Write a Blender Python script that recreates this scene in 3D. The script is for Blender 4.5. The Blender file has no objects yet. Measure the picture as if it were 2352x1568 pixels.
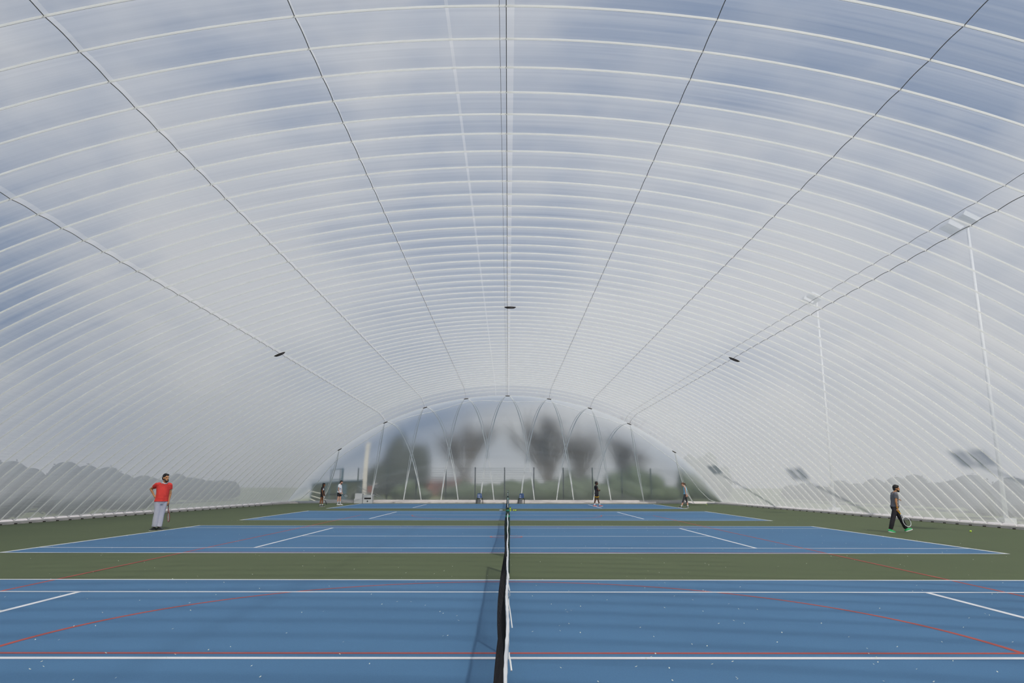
import bpy, bmesh, math, random
from mathutils import Vector, Matrix, noise
sc = bpy.context.scene
col = sc.collection
PI = math.pi
rnd = random.Random(7)
V = Vector

# ------------------------------------------------------------------ materials
def mat(name):
    m = bpy.data.materials.new(name); m.use_nodes = True
    nt = m.node_tree; nt.nodes.clear()
    out = nt.nodes.new('ShaderNodeOutputMaterial')
    return m, nt, out
def pbr(name, c, rough=.6, var=.12, scale=8., metal=0., bump=0., spec=.4, coord='Object', stretch=(1, 1, 1)):
    """painted / woven / metal surface whose colour varies a little with noise"""
    m, nt, out = mat(name)
    N = nt.nodes.new; L = nt.links.new
    p = N('ShaderNodeBsdfPrincipled'); L(p.outputs[0], out.inputs[0])
    tc = N('ShaderNodeTexCoord'); mp = N('ShaderNodeMapping'); mp.inputs['Scale'].default_value = stretch
    L(tc.outputs[coord], mp.inputs[0])
    n = N('ShaderNodeTexNoise'); n.inputs['Scale'].default_value = scale; n.inputs['Detail'].default_value = 4
    L(mp.outputs[0], n.inputs['Vector'])
    r = N('ShaderNodeMix'); r.data_type = 'RGBA'
    r.inputs[6].default_value = (*[max(0, x*(1-var)) for x in c], 1); r.inputs[7].default_value = (*[min(1, x*(1+var)) for x in c], 1)
    L(n.outputs['Fac'], r.inputs[0]); L(r.outputs[2], p.inputs['Base Color'])
    p.inputs['Roughness'].default_value = rough; p.inputs['Metallic'].default_value = metal
    p.inputs['Specular IOR Level'].default_value = spec
    if bump:
        b = N('ShaderNodeBump'); b.inputs['Strength'].default_value = bump; b.inputs['Distance'].default_value = .01
        L(n.outputs['Fac'], b.inputs['Height']); L(b.outputs[0], p.inputs['Normal'])
    return m
def court_paint(name, c, var):
    """acrylic court coating: broad worn patches over a fine grain"""
    m, nt, out = mat(name); N = nt.nodes.new; L = nt.links.new
    p = N('ShaderNodeBsdfPrincipled'); L(p.outputs[0], out.inputs[0])
    tc = N('ShaderNodeTexCoord')
    a = N('ShaderNodeTexNoise'); a.inputs['Scale'].default_value = .35; a.inputs['Detail'].default_value = 3
    b = N('ShaderNodeTexNoise'); b.inputs['Scale'].default_value = 90; b.inputs['Detail'].default_value = 2
    L(tc.outputs['Object'], a.inputs['Vector']); L(tc.outputs['Object'], b.inputs['Vector'])
    ad = N('ShaderNodeMath'); ad.operation = 'MULTIPLY_ADD'; ad.inputs[1].default_value = .55
    L(b.outputs['Fac'], ad.inputs[0]); 
    sb = N('ShaderNodeMath'); sb.operation = 'MULTIPLY'; sb.inputs[1].default_value = .45
    L(a.outputs['Fac'], sb.inputs[0]); L(sb.outputs[0], ad.inputs[2])
    r = N('ShaderNodeMix'); r.data_type = 'RGBA'
    r.inputs[6].default_value = (*[x*(1-var) for x in c], 1); r.inputs[7].default_value = (*[x*(1+var) for x in c], 1)
    L(ad.outputs[0], r.inputs[0]); L(r.outputs[2], p.inputs['Base Color'])
    p.inputs['Roughness'].default_value = .75; p.inputs['Specular IOR Level'].default_value = .25
    bp = N('ShaderNodeBump'); bp.inputs['Strength'].default_value = .25; bp.inputs['Distance'].default_value = .003
    L(b.outputs['Fac'], bp.inputs['Height']); L(bp.outputs[0], p.inputs['Normal'])
    return m
def film(name, T0, share, diff, gloss, tint, rough=.36, ior=1.1, streak=(.12, 9, .12), wr=.35, scat=(.84, .86, .88)):
    """sheet of frosted film: part of the light passes (straight, or spread by the rough faces), the rest is scattered;
    a slanting path through the sheet is longer, so less passes unscattered"""
    m, nt, out = mat(name); N = nt.nodes.new; L = nt.links.new
    tc = N('ShaderNodeTexCoord'); mp = N('ShaderNodeMapping'); mp.inputs['Scale'].default_value = streak
    L(tc.outputs['Object'], mp.inputs[0])
    n = N('ShaderNodeTexNoise'); n.inputs['Scale'].default_value = 1; n.inputs['Detail'].default_value = 6; n.inputs['Roughness'].default_value = .65
    L(mp.outputs[0], n.inputs['Vector'])
    mp2 = N('ShaderNodeMapping'); mp2.inputs['Scale'].default_value = (2.5, .9, 14); L(tc.outputs['Object'], mp2.inputs[0])
    n2 = N('ShaderNodeTexNoise'); n2.inputs['Scale'].default_value = 1; n2.inputs['Detail'].default_value = 2; L(mp2.outputs[0], n2.inputs['Vector'])
    bp = N('ShaderNodeBump'); bp.inputs['Strength'].default_value = wr; bp.inputs['Distance'].default_value = .03; L(n2.outputs['Fac'], bp.inputs['Height'])
    A = N('ShaderNodeBsdfTransparent'); A.inputs[0].default_value = (*tint, 1)
    B = N('ShaderNodeBsdfRefraction'); B.distribution = 'BECKMANN'; B.inputs['Color'].default_value = (*tint, 1)
    B.inputs['Roughness'].default_value = rough; B.inputs['IOR'].default_value = ior
    C = N('ShaderNodeBsdfTranslucent'); C.inputs[0].default_value = (*scat, 1); L(bp.outputs[0], C.inputs['Normal'])
    D = N('ShaderNodeBsdfDiffuse'); D.inputs[0].default_value = (*scat, 1); L(bp.outputs[0], D.inputs['Normal'])
    G = N('ShaderNodeBsdfGlossy'); G.inputs['Roughness'].default_value = .28; L(bp.outputs[0], G.inputs['Normal'])
    def mix(s1, s2, f):
        x = N('ShaderNodeMixShader')
        if isinstance(f, float): x.inputs[0].default_value = f
        else: L(f, x.inputs[0])
        L(s1, x.inputs[1]); L(s2, x.inputs[2]); return x.outputs[0]
    def math_(op, a, b):
        x = N('ShaderNodeMath'); x.operation = op
        for k, q in enumerate((a, b)):
            if isinstance(q, (int, float)): x.inputs[k].default_value = q
            else: L(q, x.inputs[k])
        return x.outputs[0]
    lw = N('ShaderNodeLayerWeight'); lw.inputs['Blend'].default_value = .5
    path = math_('DIVIDE', 1.0, math_('MAXIMUM', math_('SUBTRACT', 1.0, lw.outputs['Facing']), .06))
    r = N('ShaderNodeMapRange'); r.inputs['From Min'].default_value = .3; r.inputs['From Max'].default_value = .7
    r.inputs['To Min'].default_value = T0-.07; r.inputs['To Max'].default_value = T0+.07; L(n.outputs['Fac'], r.inputs['Value'])
    T = math_('POWER', r.outputs[0], path)
    thru = mix(B.outputs[0], A.outputs[0], share)
    s = mix(mix(C.outputs[0], D.outputs[0], diff), thru, T)
    fr = N('ShaderNodeFresnel'); fr.inputs['IOR'].default_value = 1.4
    s = mix(s, G.outputs[0], math_('MULTIPLY', fr.outputs[0], gloss))
    L(s, out.inputs[0])
    return m
def lit_through(name, c):
    """white tape that glows where light comes through from behind"""
    m, nt, out = mat(name); N = nt.nodes.new; L = nt.links.new
    a = N('ShaderNodeBsdfTranslucent'); a.inputs[0].default_value = (*c, 1)
    b = N('ShaderNodeBsdfDiffuse'); b.inputs[0].default_value = (*c, 1)
    n = N('ShaderNodeTexNoise'); n.inputs['Scale'].default_value = 20
    r = N('ShaderNodeMapRange'); r.inputs['To Min'].default_value = .6; r.inputs['To Max'].default_value = .75; L(n.outputs['Fac'], r.inputs['Value'])
    x = N('ShaderNodeMixShader'); L(r.outputs[0], x.inputs[0]); L(a.outputs[0], x.inputs[1]); L(b.outputs[0], x.inputs[2])
    L(x.outputs[0], out.inputs[0]); return m
M = {}
M['film'] = film('clear_dome_film', .75, .62, .30, .8, (.96, .97, 1.0), scat=(.69, .70, .715))
M['endfilm'] = film('end_wall_film', .74, .10, .35, .8, (.96, .97, .96), rough=.5)
M['tape'] = lit_through('white_welded_tape', (.86, .86, .84))
M['seam_shade'] = pbr('brown_seam_and_fold_shade', (.20, .18, .16), .6, .2)
M['blue'] = court_paint('blue_court_coating', (.070, .170, .300), .28)
M['green'] = court_paint('green_court_coating', (.090, .115, .052), .25)
M['white_line'] = pbr('white_line_paint', (.78, .78, .78), .7, .08, 30)
M['red_line'] = pbr('red_line_paint', (.40, .07, .05), .7, .12, 30)
M['kerb'] = pbr('white_kerb_board', (.62, .58, .57), .6, .12, 3)
M['dark_metal'] = pbr('dark_anchor_metal', (.06, .05, .05), .5, .2, 20, .6)
M['post'] = pbr('dark_green_post_paint', (.012, .03, .025), .4, .2, 10)
M['post_ring'] = pbr('teal_post_collar', (.02, .20, .14), .4, .15, 10)
M['net'] = pbr('black_net_twine', (.012, .010, .011), .7, .2, 40)
M['band'] = pbr('white_net_tape', (.74, .74, .73), .7, .08, 12)
M['chair'] = pbr('blue_chair_shell', (.038, .075, .17), .35, .1, 6)
M['chair_leg'] = pbr('black_chair_tube', (.02, .02, .02), .4, .1, 6, .5)
M['skin_light'] = pbr('fair_skin', (.62, .34, .24), .5, .1, 14)
M['skin_tan'] = pbr('tan_skin', (.46, .22, .10), .5, .12, 14)
M['skin_brown'] = pbr('brown_skin', (.22, .09, .04), .5, .12, 14)
M['skin_dark'] = pbr('dark_brown_skin', (.10, .045, .025), .5, .12, 14)
M['hair_black'] = pbr('black_hair', (.012, .010, .010), .6, .3, 60)
M['hair_brown'] = pbr('brown_hair', (.09, .035, .015), .6, .3, 60)
M['red_cloth'] = pbr('red_cotton', (.62, .045, .035), .85, .1, 9, bump=.3)
M['white_cloth'] = pbr('white_cotton', (.70, .72, .76), .85, .06, 9, bump=.3)
M['lilac_cloth'] = pbr('pale_grey_trouser_cloth', (.50, .50, .58), .85, .1, 7, bump=.3)
M['leg_shade_cloth'] = pbr('slate_leg_shade', (.09, .13, .18), .85, .1, 7)
M['grey_cloth'] = pbr('grey_jersey', (.17, .165, .18), .85, .12, 9, bump=.3)
M['black_cloth'] = pbr('black_sports_cloth', (.016, .014, .018), .85, .2, 9, bump=.3)
M['capri_cloth'] = pbr('charcoal_leggings', (.035, .036, .042), .7, .2, 9)
M['sky_cloth'] = pbr('sky_blue_top_cloth', (.30, .56, .72), .8, .08, 9)
M['yellow_cloth'] = pbr('yellow_band_cloth', (.75, .42, .02), .8, .08, 9)
M['green_shoe'] = pbr('green_shoe_mesh', (.03, .45, .13), .6, .3, 30)
M['black_shoe'] = pbr('black_shoe_mesh', (.02, .025, .025), .6, .2, 30)
M['red_shoe'] = pbr('red_shoe_mesh', (.42, .06, .05), .6, .2, 30)
M['white_shoe'] = pbr('white_shoe_leather', (.62, .62, .60), .5, .08, 20)
M['racket_white'] = pbr('white_racket_paint', (.75, .77, .78), .3, .05, 20)
M['racket_red'] = pbr('dark_red_racket_paint', (.22, .035, .025), .3, .1, 20)
M['racket_black'] = pbr('black_racket_paint', (.02, .02, .022), .3, .1, 20)
M['string'] = pbr('pale_racket_string', (.55, .56, .55), .5, .05, 40)
M['string_dark'] = pbr('black_racket_string', (.05, .05, .05), .5, .05, 40)
M['ball'] = pbr('yellow_green_ball_felt', (.50, .72, .05), .9, .1, 60)
M['can'] = pbr('yellow_green_can_print', (.52, .68, .04), .35, .2, 14)
M['bottle'] = pbr('pale_blue_bottle', (.50, .58, .75), .3, .15, 20)
M['cap'] = pbr('dark_lid_plastic', (.03, .04, .05), .4, .1, 20)
M['cabinet'] = pbr('pale_grey_cabinet_paint', (.52, .53, .54), .5, .06, 4)
M['slot'] = pbr('dark_vent_slot', (.012, .010, .010), .7, .2, 10)
M['rope'] = pbr('white_guy_rope', (.72, .70, .64), .7, .08, 30)
M['fence'] = pbr('green_fence_paint', (.015, .032, .028), .5, .15, 6)
M['gate'] = pbr('blue_grey_gate_paint', (.035, .075, .10), .5, .15, 3)
M['hut'] = pbr('dark_olive_hut_sheet', (.035, .045, .025), .6, .25, 1.5)
M['orange'] = pbr('orange_sign_face', (1.0, .30, .16), .5, .08, 6)
M['grass'] = pbr('outside_grass', (.16, .19, .08), .95, .3, .8)
M['bark'] = pbr('grey_brown_bark', (.085, .07, .055), .9, .3, 3)
M['pine'] = pbr('dull_dark_needles', (.040, .046, .036), .85, .4, 1.2)
M['leaf'] = pbr('dark_green_leaf', (.062, .085, .045), .8, .4, 1.2)
M['leaf_blue'] = pbr('blue_green_conifer_leaf', (.014, .026, .028), .8, .4, 1.2)
M['brick'] = pbr('red_brick_face', (.42, .14, .09), .9, .2, 6)
M['cream'] = pbr('cream_render_face', (.50, .48, .43), .9, .08, 3)
M['mast'] = pbr('galvanised_mast', (.62, .64, .66), .6, .08, 4)
M['petal'] = pbr('pale_fallen_petal', (.66, .68, .58), .8, .2, 60)

# ------------------------------------------------------------------ mesh helpers
def lerp(a, b, t): return V(a)*(1-t)+V(b)*t
class MB:
    def __init__(s): s.v = []; s.f = []
    def add(s, vs, fs):
        o = len(s.v); s.v += [tuple(p) for p in vs]; s.f += [[o+i for i in f] for f in fs]; return s
    def box(s, c, d, rot=None):
        c = V(c); h = V(d)/2
        P = [V((x*h.x, y*h.y, z*h.z)) for x in (-1, 1) for y in (-1, 1) for z in (-1, 1)]
        if rot: P = [rot @ p for p in P]
        return s.add([p+c for p in P], [(0, 1, 3, 2), (4, 6, 7, 5), (0, 4, 5, 1), (2, 3, 7, 6), (0, 2, 6, 4), (1, 5, 7, 3)])
    def bar(s, a, b, w, t, up=V((0, 0, 1))):
        a = V(a); b = V(b); d = (b-a).normalized(); side = d.cross(up)
        if side.length < 1e-4: side = d.cross(V((1, 0, 0)))
        side.normalize(); u = side.cross(d)
        P = [p+side*w/2*i+u*t/2*j for p in (a, b) for i in (-1, 1) for j in (-1, 1)]
        return s.add(P, [(0, 1, 3, 2), (4, 6, 7, 5), (0, 4, 5, 1), (2, 3, 7, 6), (0, 2, 6, 4), (1, 5, 7, 3)])
    def tube(s, pts, r, n=8, closed=False, caps=True):
        pts = [V(p) for p in pts]; k = len(pts)
        rs = r if isinstance(r, (list, tuple)) else [r]*k
        vs = []; prev = None
        for i, p in enumerate(pts):
            if closed: d = pts[(i+1) % k]-pts[i-1]
            else: d = pts[min(i+1, k-1)]-pts[max(i-1, 0)]
            d.normalize()
            if prev is None:
                a = d.cross(V((0, 0, 1)))
                if a.length < 1e-3: a = d.cross(V((1, 0, 0)))
            else:
                a = prev-d*prev.dot(d)
            a.normalize(); prev = a; b = d.cross(a)
            vs += [p+(a*math.cos(2*PI*j/n)+b*math.sin(2*PI*j/n))*rs[i] for j in range(n)]
        fs = []
        for i in range(k if closed else k-1):
            q = (i+1) % k
            fs += [(i*n+j, i*n+(j+1) % n, q*n+(j+1) % n, q*n+j) for j in range(n)]
        if caps and not closed: fs += [tuple(range(n))[::-1], tuple(range((k-1)*n, k*n))]
        return s.add(vs, fs)
    def ell(s, c, r, rot=None, nu=14, nv=9):
        c = V(c); r = V(r) if not isinstance(r, (int, float)) else V((r, r, r)); vs = []; fs = []
        def P(x, y, z):
            p = V((x*r.x, y*r.y, z*r.z)); return c+(rot @ p if rot else p)
        vs.append(P(0, 0, 1))
        for i in range(1, nv):
            t = PI*i/nv
            vs += [P(math.sin(t)*math.cos(2*PI*j/nu), math.sin(t)*math.sin(2*PI*j/nu), math.cos(t)) for j in range(nu)]
        vs.append(P(0, 0, -1)); e = len(vs)-1
        fs += [(0, 1+j, 1+(j+1) % nu) for j in range(nu)]
        for i in range(nv-2):
            a = 1+i*nu; b = a+nu
            fs += [(a+j, b+j, b+(j+1) % nu, a+(j+1) % nu) for j in range(nu)]
        a = 1+(nv-2)*nu; fs += [(a+j, e, a+(j+1) % nu) for j in range(nu)]
        return s.add(vs, fs)
    def cap(s, a, ra, b, rb):                       # round-ended tapering limb
        return s.ell(a, ra, nu=10, nv=7).ell(b, rb, nu=10, nv=7).tube([a, b], [ra, rb], 10)
    def loft(s, secs, side, fwd, n=16):             # stacked elliptical sections (centre, half width, half depth)
        vs = []
        for c, rx, ry in secs:
            c = V(c); vs += [c+side*(rx*math.cos(2*PI*j/n))+fwd*(ry*math.sin(2*PI*j/n)) for j in range(n)]
        k = len(secs); fs = [(i*n+j, i*n+(j+1) % n, (i+1)*n+(j+1) % n, (i+1)*n+j) for i in range(k-1) for j in range(n)]
        return s.add(vs, fs+[tuple(range(n))[::-1], tuple(range((k-1)*n, k*n))])
    def lathe(s, c, prof, n=16, axis=V((0, 0, 1))):
        return s.tube([V(c)+axis*z for r, z in prof], [r for r, z in prof], n)
    def mesh(s, name, m, smooth=False):
        me = bpy.data.meshes.new(name); me.from_pydata(s.v, [], s.f); me.update()
        if m: me.materials.append(m)
        if smooth: me.polygons.foreach_set('use_smooth', [True]*len(me.polygons))
        return me
    def build(s, name, m, parent=None, smooth=False, loc=(0, 0, 0)):
        o = bpy.data.objects.new(name, s.mesh(name, m, smooth)); col.objects.link(o); o.location = loc
        if parent: o.parent = parent
        return o
    def skin(s, name, m, parent=None, voxel=.012, it=4, fold=0.):
        """melt the overlapping pieces into one continuous surface"""
        o = bpy.data.objects.new('tmp', s.mesh('tmp', None)); col.objects.link(o)
        r = o.modifiers.new('r', 'REMESH'); r.mode = 'VOXEL'; r.voxel_size = voxel
        q = o.modifiers.new('s', 'SMOOTH'); q.factor = .5; q.iterations = it
        dg = bpy.context.evaluated_depsgraph_get()
        me = bpy.data.meshes.new_from_object(o.evaluated_get(dg))
        bpy.data.objects.remove(o); me.name = name
        if fold:
            for v in me.vertices:
                c = v.co; v.co = c+v.normal*fold*(noise.noise(V((c.x*14, c.y*14, c.z*7)))+.5*noise.noise(c*30))
        me.materials.clear(); me.materials.append(m)
        me.polygons.foreach_set('use_smooth', [True]*len(me.polygons))
        p = bpy.data.objects.new(name, me); col.objects.link(p)
        if parent: p.parent = parent
        return p
def tag(o, label=None, cat=None, group=None, kind=None):
    if label: o['label'] = label
    if cat: o['category'] = cat
    if group: o['group'] = group
    if kind: o['kind'] = kind
    return o
def empty(name, loc, label=None, cat=None, group=None, kind=None, rz=0):
    o = bpy.data.objects.new(name, None); col.objects.link(o); o.location = loc; o.rotation_euler.z = rz; o.empty_display_size = .1
    return tag(o, label, cat, group, kind)
def dup(o, parent=None):
    c = o.copy(); col.objects.link(c); c.parent = parent
    for ch in list(o.children): dup(ch, c)
    return c

# ------------------------------------------------------------------ camera
F, PIT, YAW, ROLL, CX, CH = 1616.0, .1995, -.00523, .0018, .049, 1.6075
c, s_ = math.cos(YAW), math.sin(YAW)
R0 = V((c, s_, 0)); fl = V((-s_, c, 0)); fw = fl*math.cos(PIT)+V((0, 0, math.sin(PIT))); up = fl*-math.sin(PIT)+V((0, 0, math.cos(PIT)))
cr, sr = math.cos(ROLL), math.sin(ROLL)
rt = R0*cr+up*sr; ut = up*cr-R0*sr
cam = bpy.data.cameras.new('camera'); cam.sensor_width = 36; cam.lens = F/2352*36; cam.clip_end = 600
co = bpy.data.objects.new('camera', cam); col.objects.link(co)
mw = Matrix((rt, ut, -fw)).transposed().to_4x4(); mw.translation = V((CX, 0, CH)); co.matrix_world = mw
sc.camera = co

# ------------------------------------------------------------------ dome shape
RH = 9.0
def ringY(i):
    if i < 0: return 9.8345+.8397*i
    if i <= 51: return 6.78e-5*i**3-3.283e-3*i*i+.83972*i+9.8345
    return {52: 54.1, 53: 55.0, 54: 55.9}[i]
def halfw(y, side):
    t = max(0., y-27)
    return (19.9-.062*min(t, 31)) if side < 0 else (18.9-.040*min(t, 31))
def ringH(i):
    return {52: 8.88, 53: 8.745, 54: 8.53}.get(i, RH)
FAN = {52: 1.1, 53: 1.9, 54: 2.6}
def dome_pt(fi, p):
    """fi: ring number (fractions between rings bulge outward), p in -1..1 across from left base to right base"""
    i0 = math.floor(fi); t = fi-i0; i1 = min(i0+1, 54)
    y0, y1 = ringY(i0), ringY(i1); ym = y0+(y1-y0)*t
    h = ringH(i0)*(1-t)+ringH(i1)*t
    fan = FAN.get(i0, 0)*(1-t)+FAN.get(i1, 0)*t if t > 0 else FAN.get(i0, 0)
    y = ym+fan*abs(p)**3
    w = halfw(y, p)
    R = (w*w+h*h)/(2*h); th = math.asin(min(1, w/R))
    a = p*th; bul = .032*math.sin(PI*t)*min(1, (1-abs(p))*9)
    return V(((R+bul)*math.sin(a), y, h-R+(R+bul)*math.cos(a)))
def pofx(i, x):                                     # p of the point at a given arc length from the ridge
    w = halfw(ringY(i), x); h = ringH(i); R = (w*w+h*h)/(2*h); return (x/R)/math.asin(min(1, w/R))
NP, SUB, I0, TW = 72, 8, -22, .028
SEAMS = (0.0, 3.33, -3.33, 6.68, -6.68, 10.05, -10.05)
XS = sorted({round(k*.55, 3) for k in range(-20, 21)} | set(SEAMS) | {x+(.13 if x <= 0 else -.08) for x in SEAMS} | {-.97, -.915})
XS = [x for k, x in enumerate(XS) if k == 0 or x-XS[k-1] > .03 or x in SEAMS]
def cols(i):
    a, b = pofx(i, XS[0]), pofx(i, XS[-1])
    return [-1+(a+1)*k/18 for k in range(18)]+[pofx(i, x) for x in XS]+[1-(1-b)*k/18 for k in range(17, -1, -1)]
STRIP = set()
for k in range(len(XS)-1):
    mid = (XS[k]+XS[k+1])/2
    if -.97 <= mid <= -.915 or any(x < mid < x+.08 for x in SEAMS if x <= 0): STRIP.add(18+k)  # narrow streak left of ridge paints in a reflection; the rest is weld tape
m = MB(); pale = []
for i in range(I0, 54):                             # one bay of film between two ribs
    ca, cb = cols(i), cols(i+1); n = len(ca)
    for r in range(SUB+1):
        t = TW+(1-2*TW)*r/SUB
        m.v += [tuple(dome_pt(i+t, a+(b-a)*t)) for a, b in zip(ca, cb)]
    o = len(m.v)-(SUB+1)*n
    for r in range(SUB):
        for j in range(n-1):
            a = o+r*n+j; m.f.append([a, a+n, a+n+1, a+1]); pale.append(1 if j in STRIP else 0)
M['strip'] = film('pale_weld_and_reflection', .68, .5, .30, .7, (1, 1, .99), scat=(.76, .76, .77))
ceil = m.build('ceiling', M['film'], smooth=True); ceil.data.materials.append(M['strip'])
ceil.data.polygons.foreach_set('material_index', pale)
tag(ceil, 'translucent inflated dome film, ribbed across, arching over the courts', kind='structure')
# white ribs: a tape welded in between the bays of film at every ring
for i in range(I0, 55):
    P = []; Q = []
    for j in range(97):
        p = -1+2*j/96
        a = dome_pt(i-TW, p); c_ = dome_pt(i, p); b = dome_pt(i+TW, p) if i < 54 else c_+V((0, .04, -.02))
        nr = V((c_.x/22, 0, 1)).normalized()
        P += [a, a-nr*.045, b]; Q.append(lerp(a-nr*.045, b, .3)-nr*.003)
    mb = MB().add(P, [(3*j+k, 3*j+k+1, 3*j+k+4, 3*j+k+3) for j in range(96) for k in (0, 1)]); n1 = len(mb.f)
    mb.tube(Q, .0022, 4)  # thin dark line standing in for the shadow edge of the rib fold
    rb = mb.build('rib_seam', M['tape'], ceil); rb.data.materials.append(M['seam_shade'])
    for k in range(n1, len(mb.f)): rb.data.polygons[k].material_index = 1
# dark seams running the length of the dome
def long_seam(x, rad, name, mt, off=.012, i1=54):
    pts = []
    for q in range((i1-I0)*6+1):
        fi = I0+q/6; t = fi-math.floor(fi)
        p = pofx(math.floor(fi), x)*(1-t)+pofx(min(54, math.floor(fi)+1), x)*t; pt = dome_pt(fi, p)
        pts.append(pt-V((pt.x*.04, 0, 1)).normalized()*off)
    return MB().tube(pts, rad, 5).build(name, mt, ceil, True)
for x in SEAMS: long_seam(x, .0075, 'length_seam', M['seam_shade'])
long_seam(-.11, .004, 'thin_cord', M['seam_shade']); long_seam(9.62, .005, 'thin_cord', M['seam_shade'])
# lens shaped openings where the seams cross a rib
def rib_tab(i, x, w, t):
    p = dome_pt(i, pofx(i, x)); n = V((-p.x*.045, 0, -1)).normalized(); tx = V((1, 0, -p.x/24.6*1.05)).normalized()
    c0 = p+n*.035; mb = MB(); k = 16
    ring = [c0+tx*(w*math.cos(2*PI*j/k))+V((0, 1, 0))*(t*math.sin(2*PI*j/k)*(1 if abs(math.cos(2*PI*j/k)) < .95 else .6)) for j in range(k)]
    ring2 = [c0+n*.05+tx*(w*.7*math.cos(2*PI*j/k))+V((0, 1, 0))*(t*.6*math.sin(2*PI*j/k)) for j in range(k)]
    mb.add(ring+ring2, [tuple(range(k)), tuple(range(k, 2*k))[::-1]]+[(j, (j+1) % k, k+(j+1) % k, k+j) for j in range(k)])
    return mb.build('rib_pocket', M['dark_metal'], ceil, True)
for x in (.12, 10.1, -10.05): rib_tab(24 if x == .12 else 25, x, .26, .12)
JX = [0, 3.33, -3.33, 6.68, -6.68, 10.05, -10.05, 14.3, -14.3]
for x in JX: rib_tab(54, x, .2, .1)

# ------------------------------------------------------------------ end walls of film
YE = 60.7
def end_pt(p, t):
    A = dome_pt(54, p); w = halfw(58, p)
    B = V((w*p*.985+A.x*.015, YE-2.25*abs(p)**7, 0))
    q = t*PI/2
    return V((A.x+(B.x-A.x)*t, A.y+(B.y-A.y)*math.sin(q), A.z*max(0, math.cos(q))**.9))
m = MB(); NT = 28
for r in range(NT+1): m.v += [tuple(end_pt(-1+2*j/NP, r/NT)) for j in range(NP+1)]
for r in range(NT):
    a = r*(NP+1); m.f += [[a+j, a+NP+1+j, a+NP+2+j, a+j+1] for j in range(NP)]
wend = m.build('wall_far', M['endfilm'], smooth=True)
tag(wend, 'clear film end wall of the dome with blurred trees behind', kind='structure')
def end_ribbon(fn, w, name='gore_tape'):
    pts = [end_pt(*fn(k/40))+V((0, -.02, 0)) for k in range(41)]
    mb = MB(); P = []
    for k, p in enumerate(pts):
        d = (pts[min(k+1, 40)]-pts[max(k-1, 0)]).normalized(); sd = d.cross(V((0, -1, .25))).normalized()
        P += [p-sd*w/2, p+sd*w/2]
    return mb.add(P, [(2*k, 2*k+1, 2*k+3, 2*k+2) for k in range(40)]).build(name, M['tape'], wend)
for jx, bx in [(0, 2.3), (0, -2.3), (3.33, 1.1), (3.33, 5.6), (6.68, 4.1), (6.68, 8.75), (10.05, 7.2), (10.05, 11.5), (14.3, 15.5)]:
    for sg in ((1, -1) if jx else (1,)):
        pj = pofx(54, sg*jx); pb = sg*bx/halfw(58, sg) if jx else bx/halfw(58, bx)
        for o_, w_ in ((0, .08), (.006, .04)):
            end_ribbon(lambda k, pj=pj, pb=pb, o_=o_: (pj+(pb-pj)*k+o_*math.sin(PI*k)*1.6*(1 if pb > pj else -1), k), w_)
end_ribbon(lambda k: (-.985+1.97*k, min(1., .17+.03*math.sin(k*40)+.83*(abs(2*k-1))**7)), .05, 'flap_tape')
# plain film end behind the viewpoint
m = MB(); yb = ringY(I0)
for r in range(NT+1):
    for j in range(NP+1):
        p = -1+2*j/NP; A = dome_pt(I0, p); q = r/NT*PI/2
        m.v.append((A.x, A.y-(4.8*(1-abs(p)**7))*math.sin(q), A.z*max(0, math.cos(q))**.9))
for r in range(NT):
    a = r*(NP+1); m.f += [[a+j, a+j+1, a+NP+2+j, a+NP+1+j] for j in range(NP)]
tag(m.build('wall_near', M['endfilm'], smooth=True), 'clear film end wall behind the viewpoint', kind='structure')

# ------------------------------------------------------------------ floor, courts
fl_pts = [(halfw(y, 1), y) for y in (-13, 27, 40, 50, 56)]+[(17.5, 58.4), (16.6, 60.2), (15, YE)]
fl_pts += [(-15, YE), (-16.8, 60.2), (-17.9, 58.4)]+[(-halfw(y, -1), y) for y in (56, 50, 40, 27, -13)]
m = MB(); n = len(fl_pts)
m.add([(x, y, 0) for x, y in fl_pts]+[(x, y, -.1) for x, y in fl_pts], [tuple(range(n)), tuple(range(n, 2*n))[::-1]]+[(j, n+j, n+(j+1) % n, (j+1) % n) for j in range(n)])
floor = tag(m.build('floor', M['green']), 'green hard court floor around the blue tennis courts', kind='structure')
CY = [7.062, 22.744, 37.892, 53.122]
D_, S_, B_, SV = 5.485, 4.115, 11.885, 6.40
def line(mb, x0, y0, x1, y1, w, z):
    d = V((x1-x0, y1-y0, 0)).normalized(); sd = V((-d.y, d.x, 0))*w/2; a = V((x0, y0, z)); b = V((x1, y1, z))
    mb.add([a-sd, b-sd, b+sd, a+sd], [(0, 1, 2, 3)])
names = ['nearest to the camera', 'second from the camera', 'third from the camera', 'farthest, along the end wall']
for k, y in enumerate(CY):
    cs = MB().box((0, y, .001), (2*B_, 2*D_, .004)).build('court_surface', M['blue'], floor)
    cs['label'] = 'blue tennis court, '+names[k]
    mb = MB(); z = .0055
    for sg in (-1, 1):
        line(mb, -B_-.025, y+sg*D_, B_+.025, y+sg*D_, .085, z); line(mb, -B_, y+sg*S_, B_, y+sg*S_, .08, z)
        line(mb, sg*B_, y-D_-.03, sg*B_, y+D_+.03, .10, z+.0003); line(mb, sg*SV, y-S_, sg*SV, y+S_,   .085, z+.0003)
        line(mb, sg*(B_-.1), y, sg*B_, y, .05, z+.0005)
    line(mb, -SV, y, SV, y, .085, z)
    mb.build('white_court_lines', M['white_line'], cs)
mb = MB(); z = .0045; W_ = .06
NX, N0, N1 = 7.62, CY[0]+.20, CY[0]+.20+30.5
line(mb, -NX, N0, NX, N0, W_, z); line(mb, -NX, N1, NX, N1, W_, z)
line(mb, -NX, N0, -NX, N1, W_, z); line(mb, NX, N0, NX, N1, W_, z)
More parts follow.
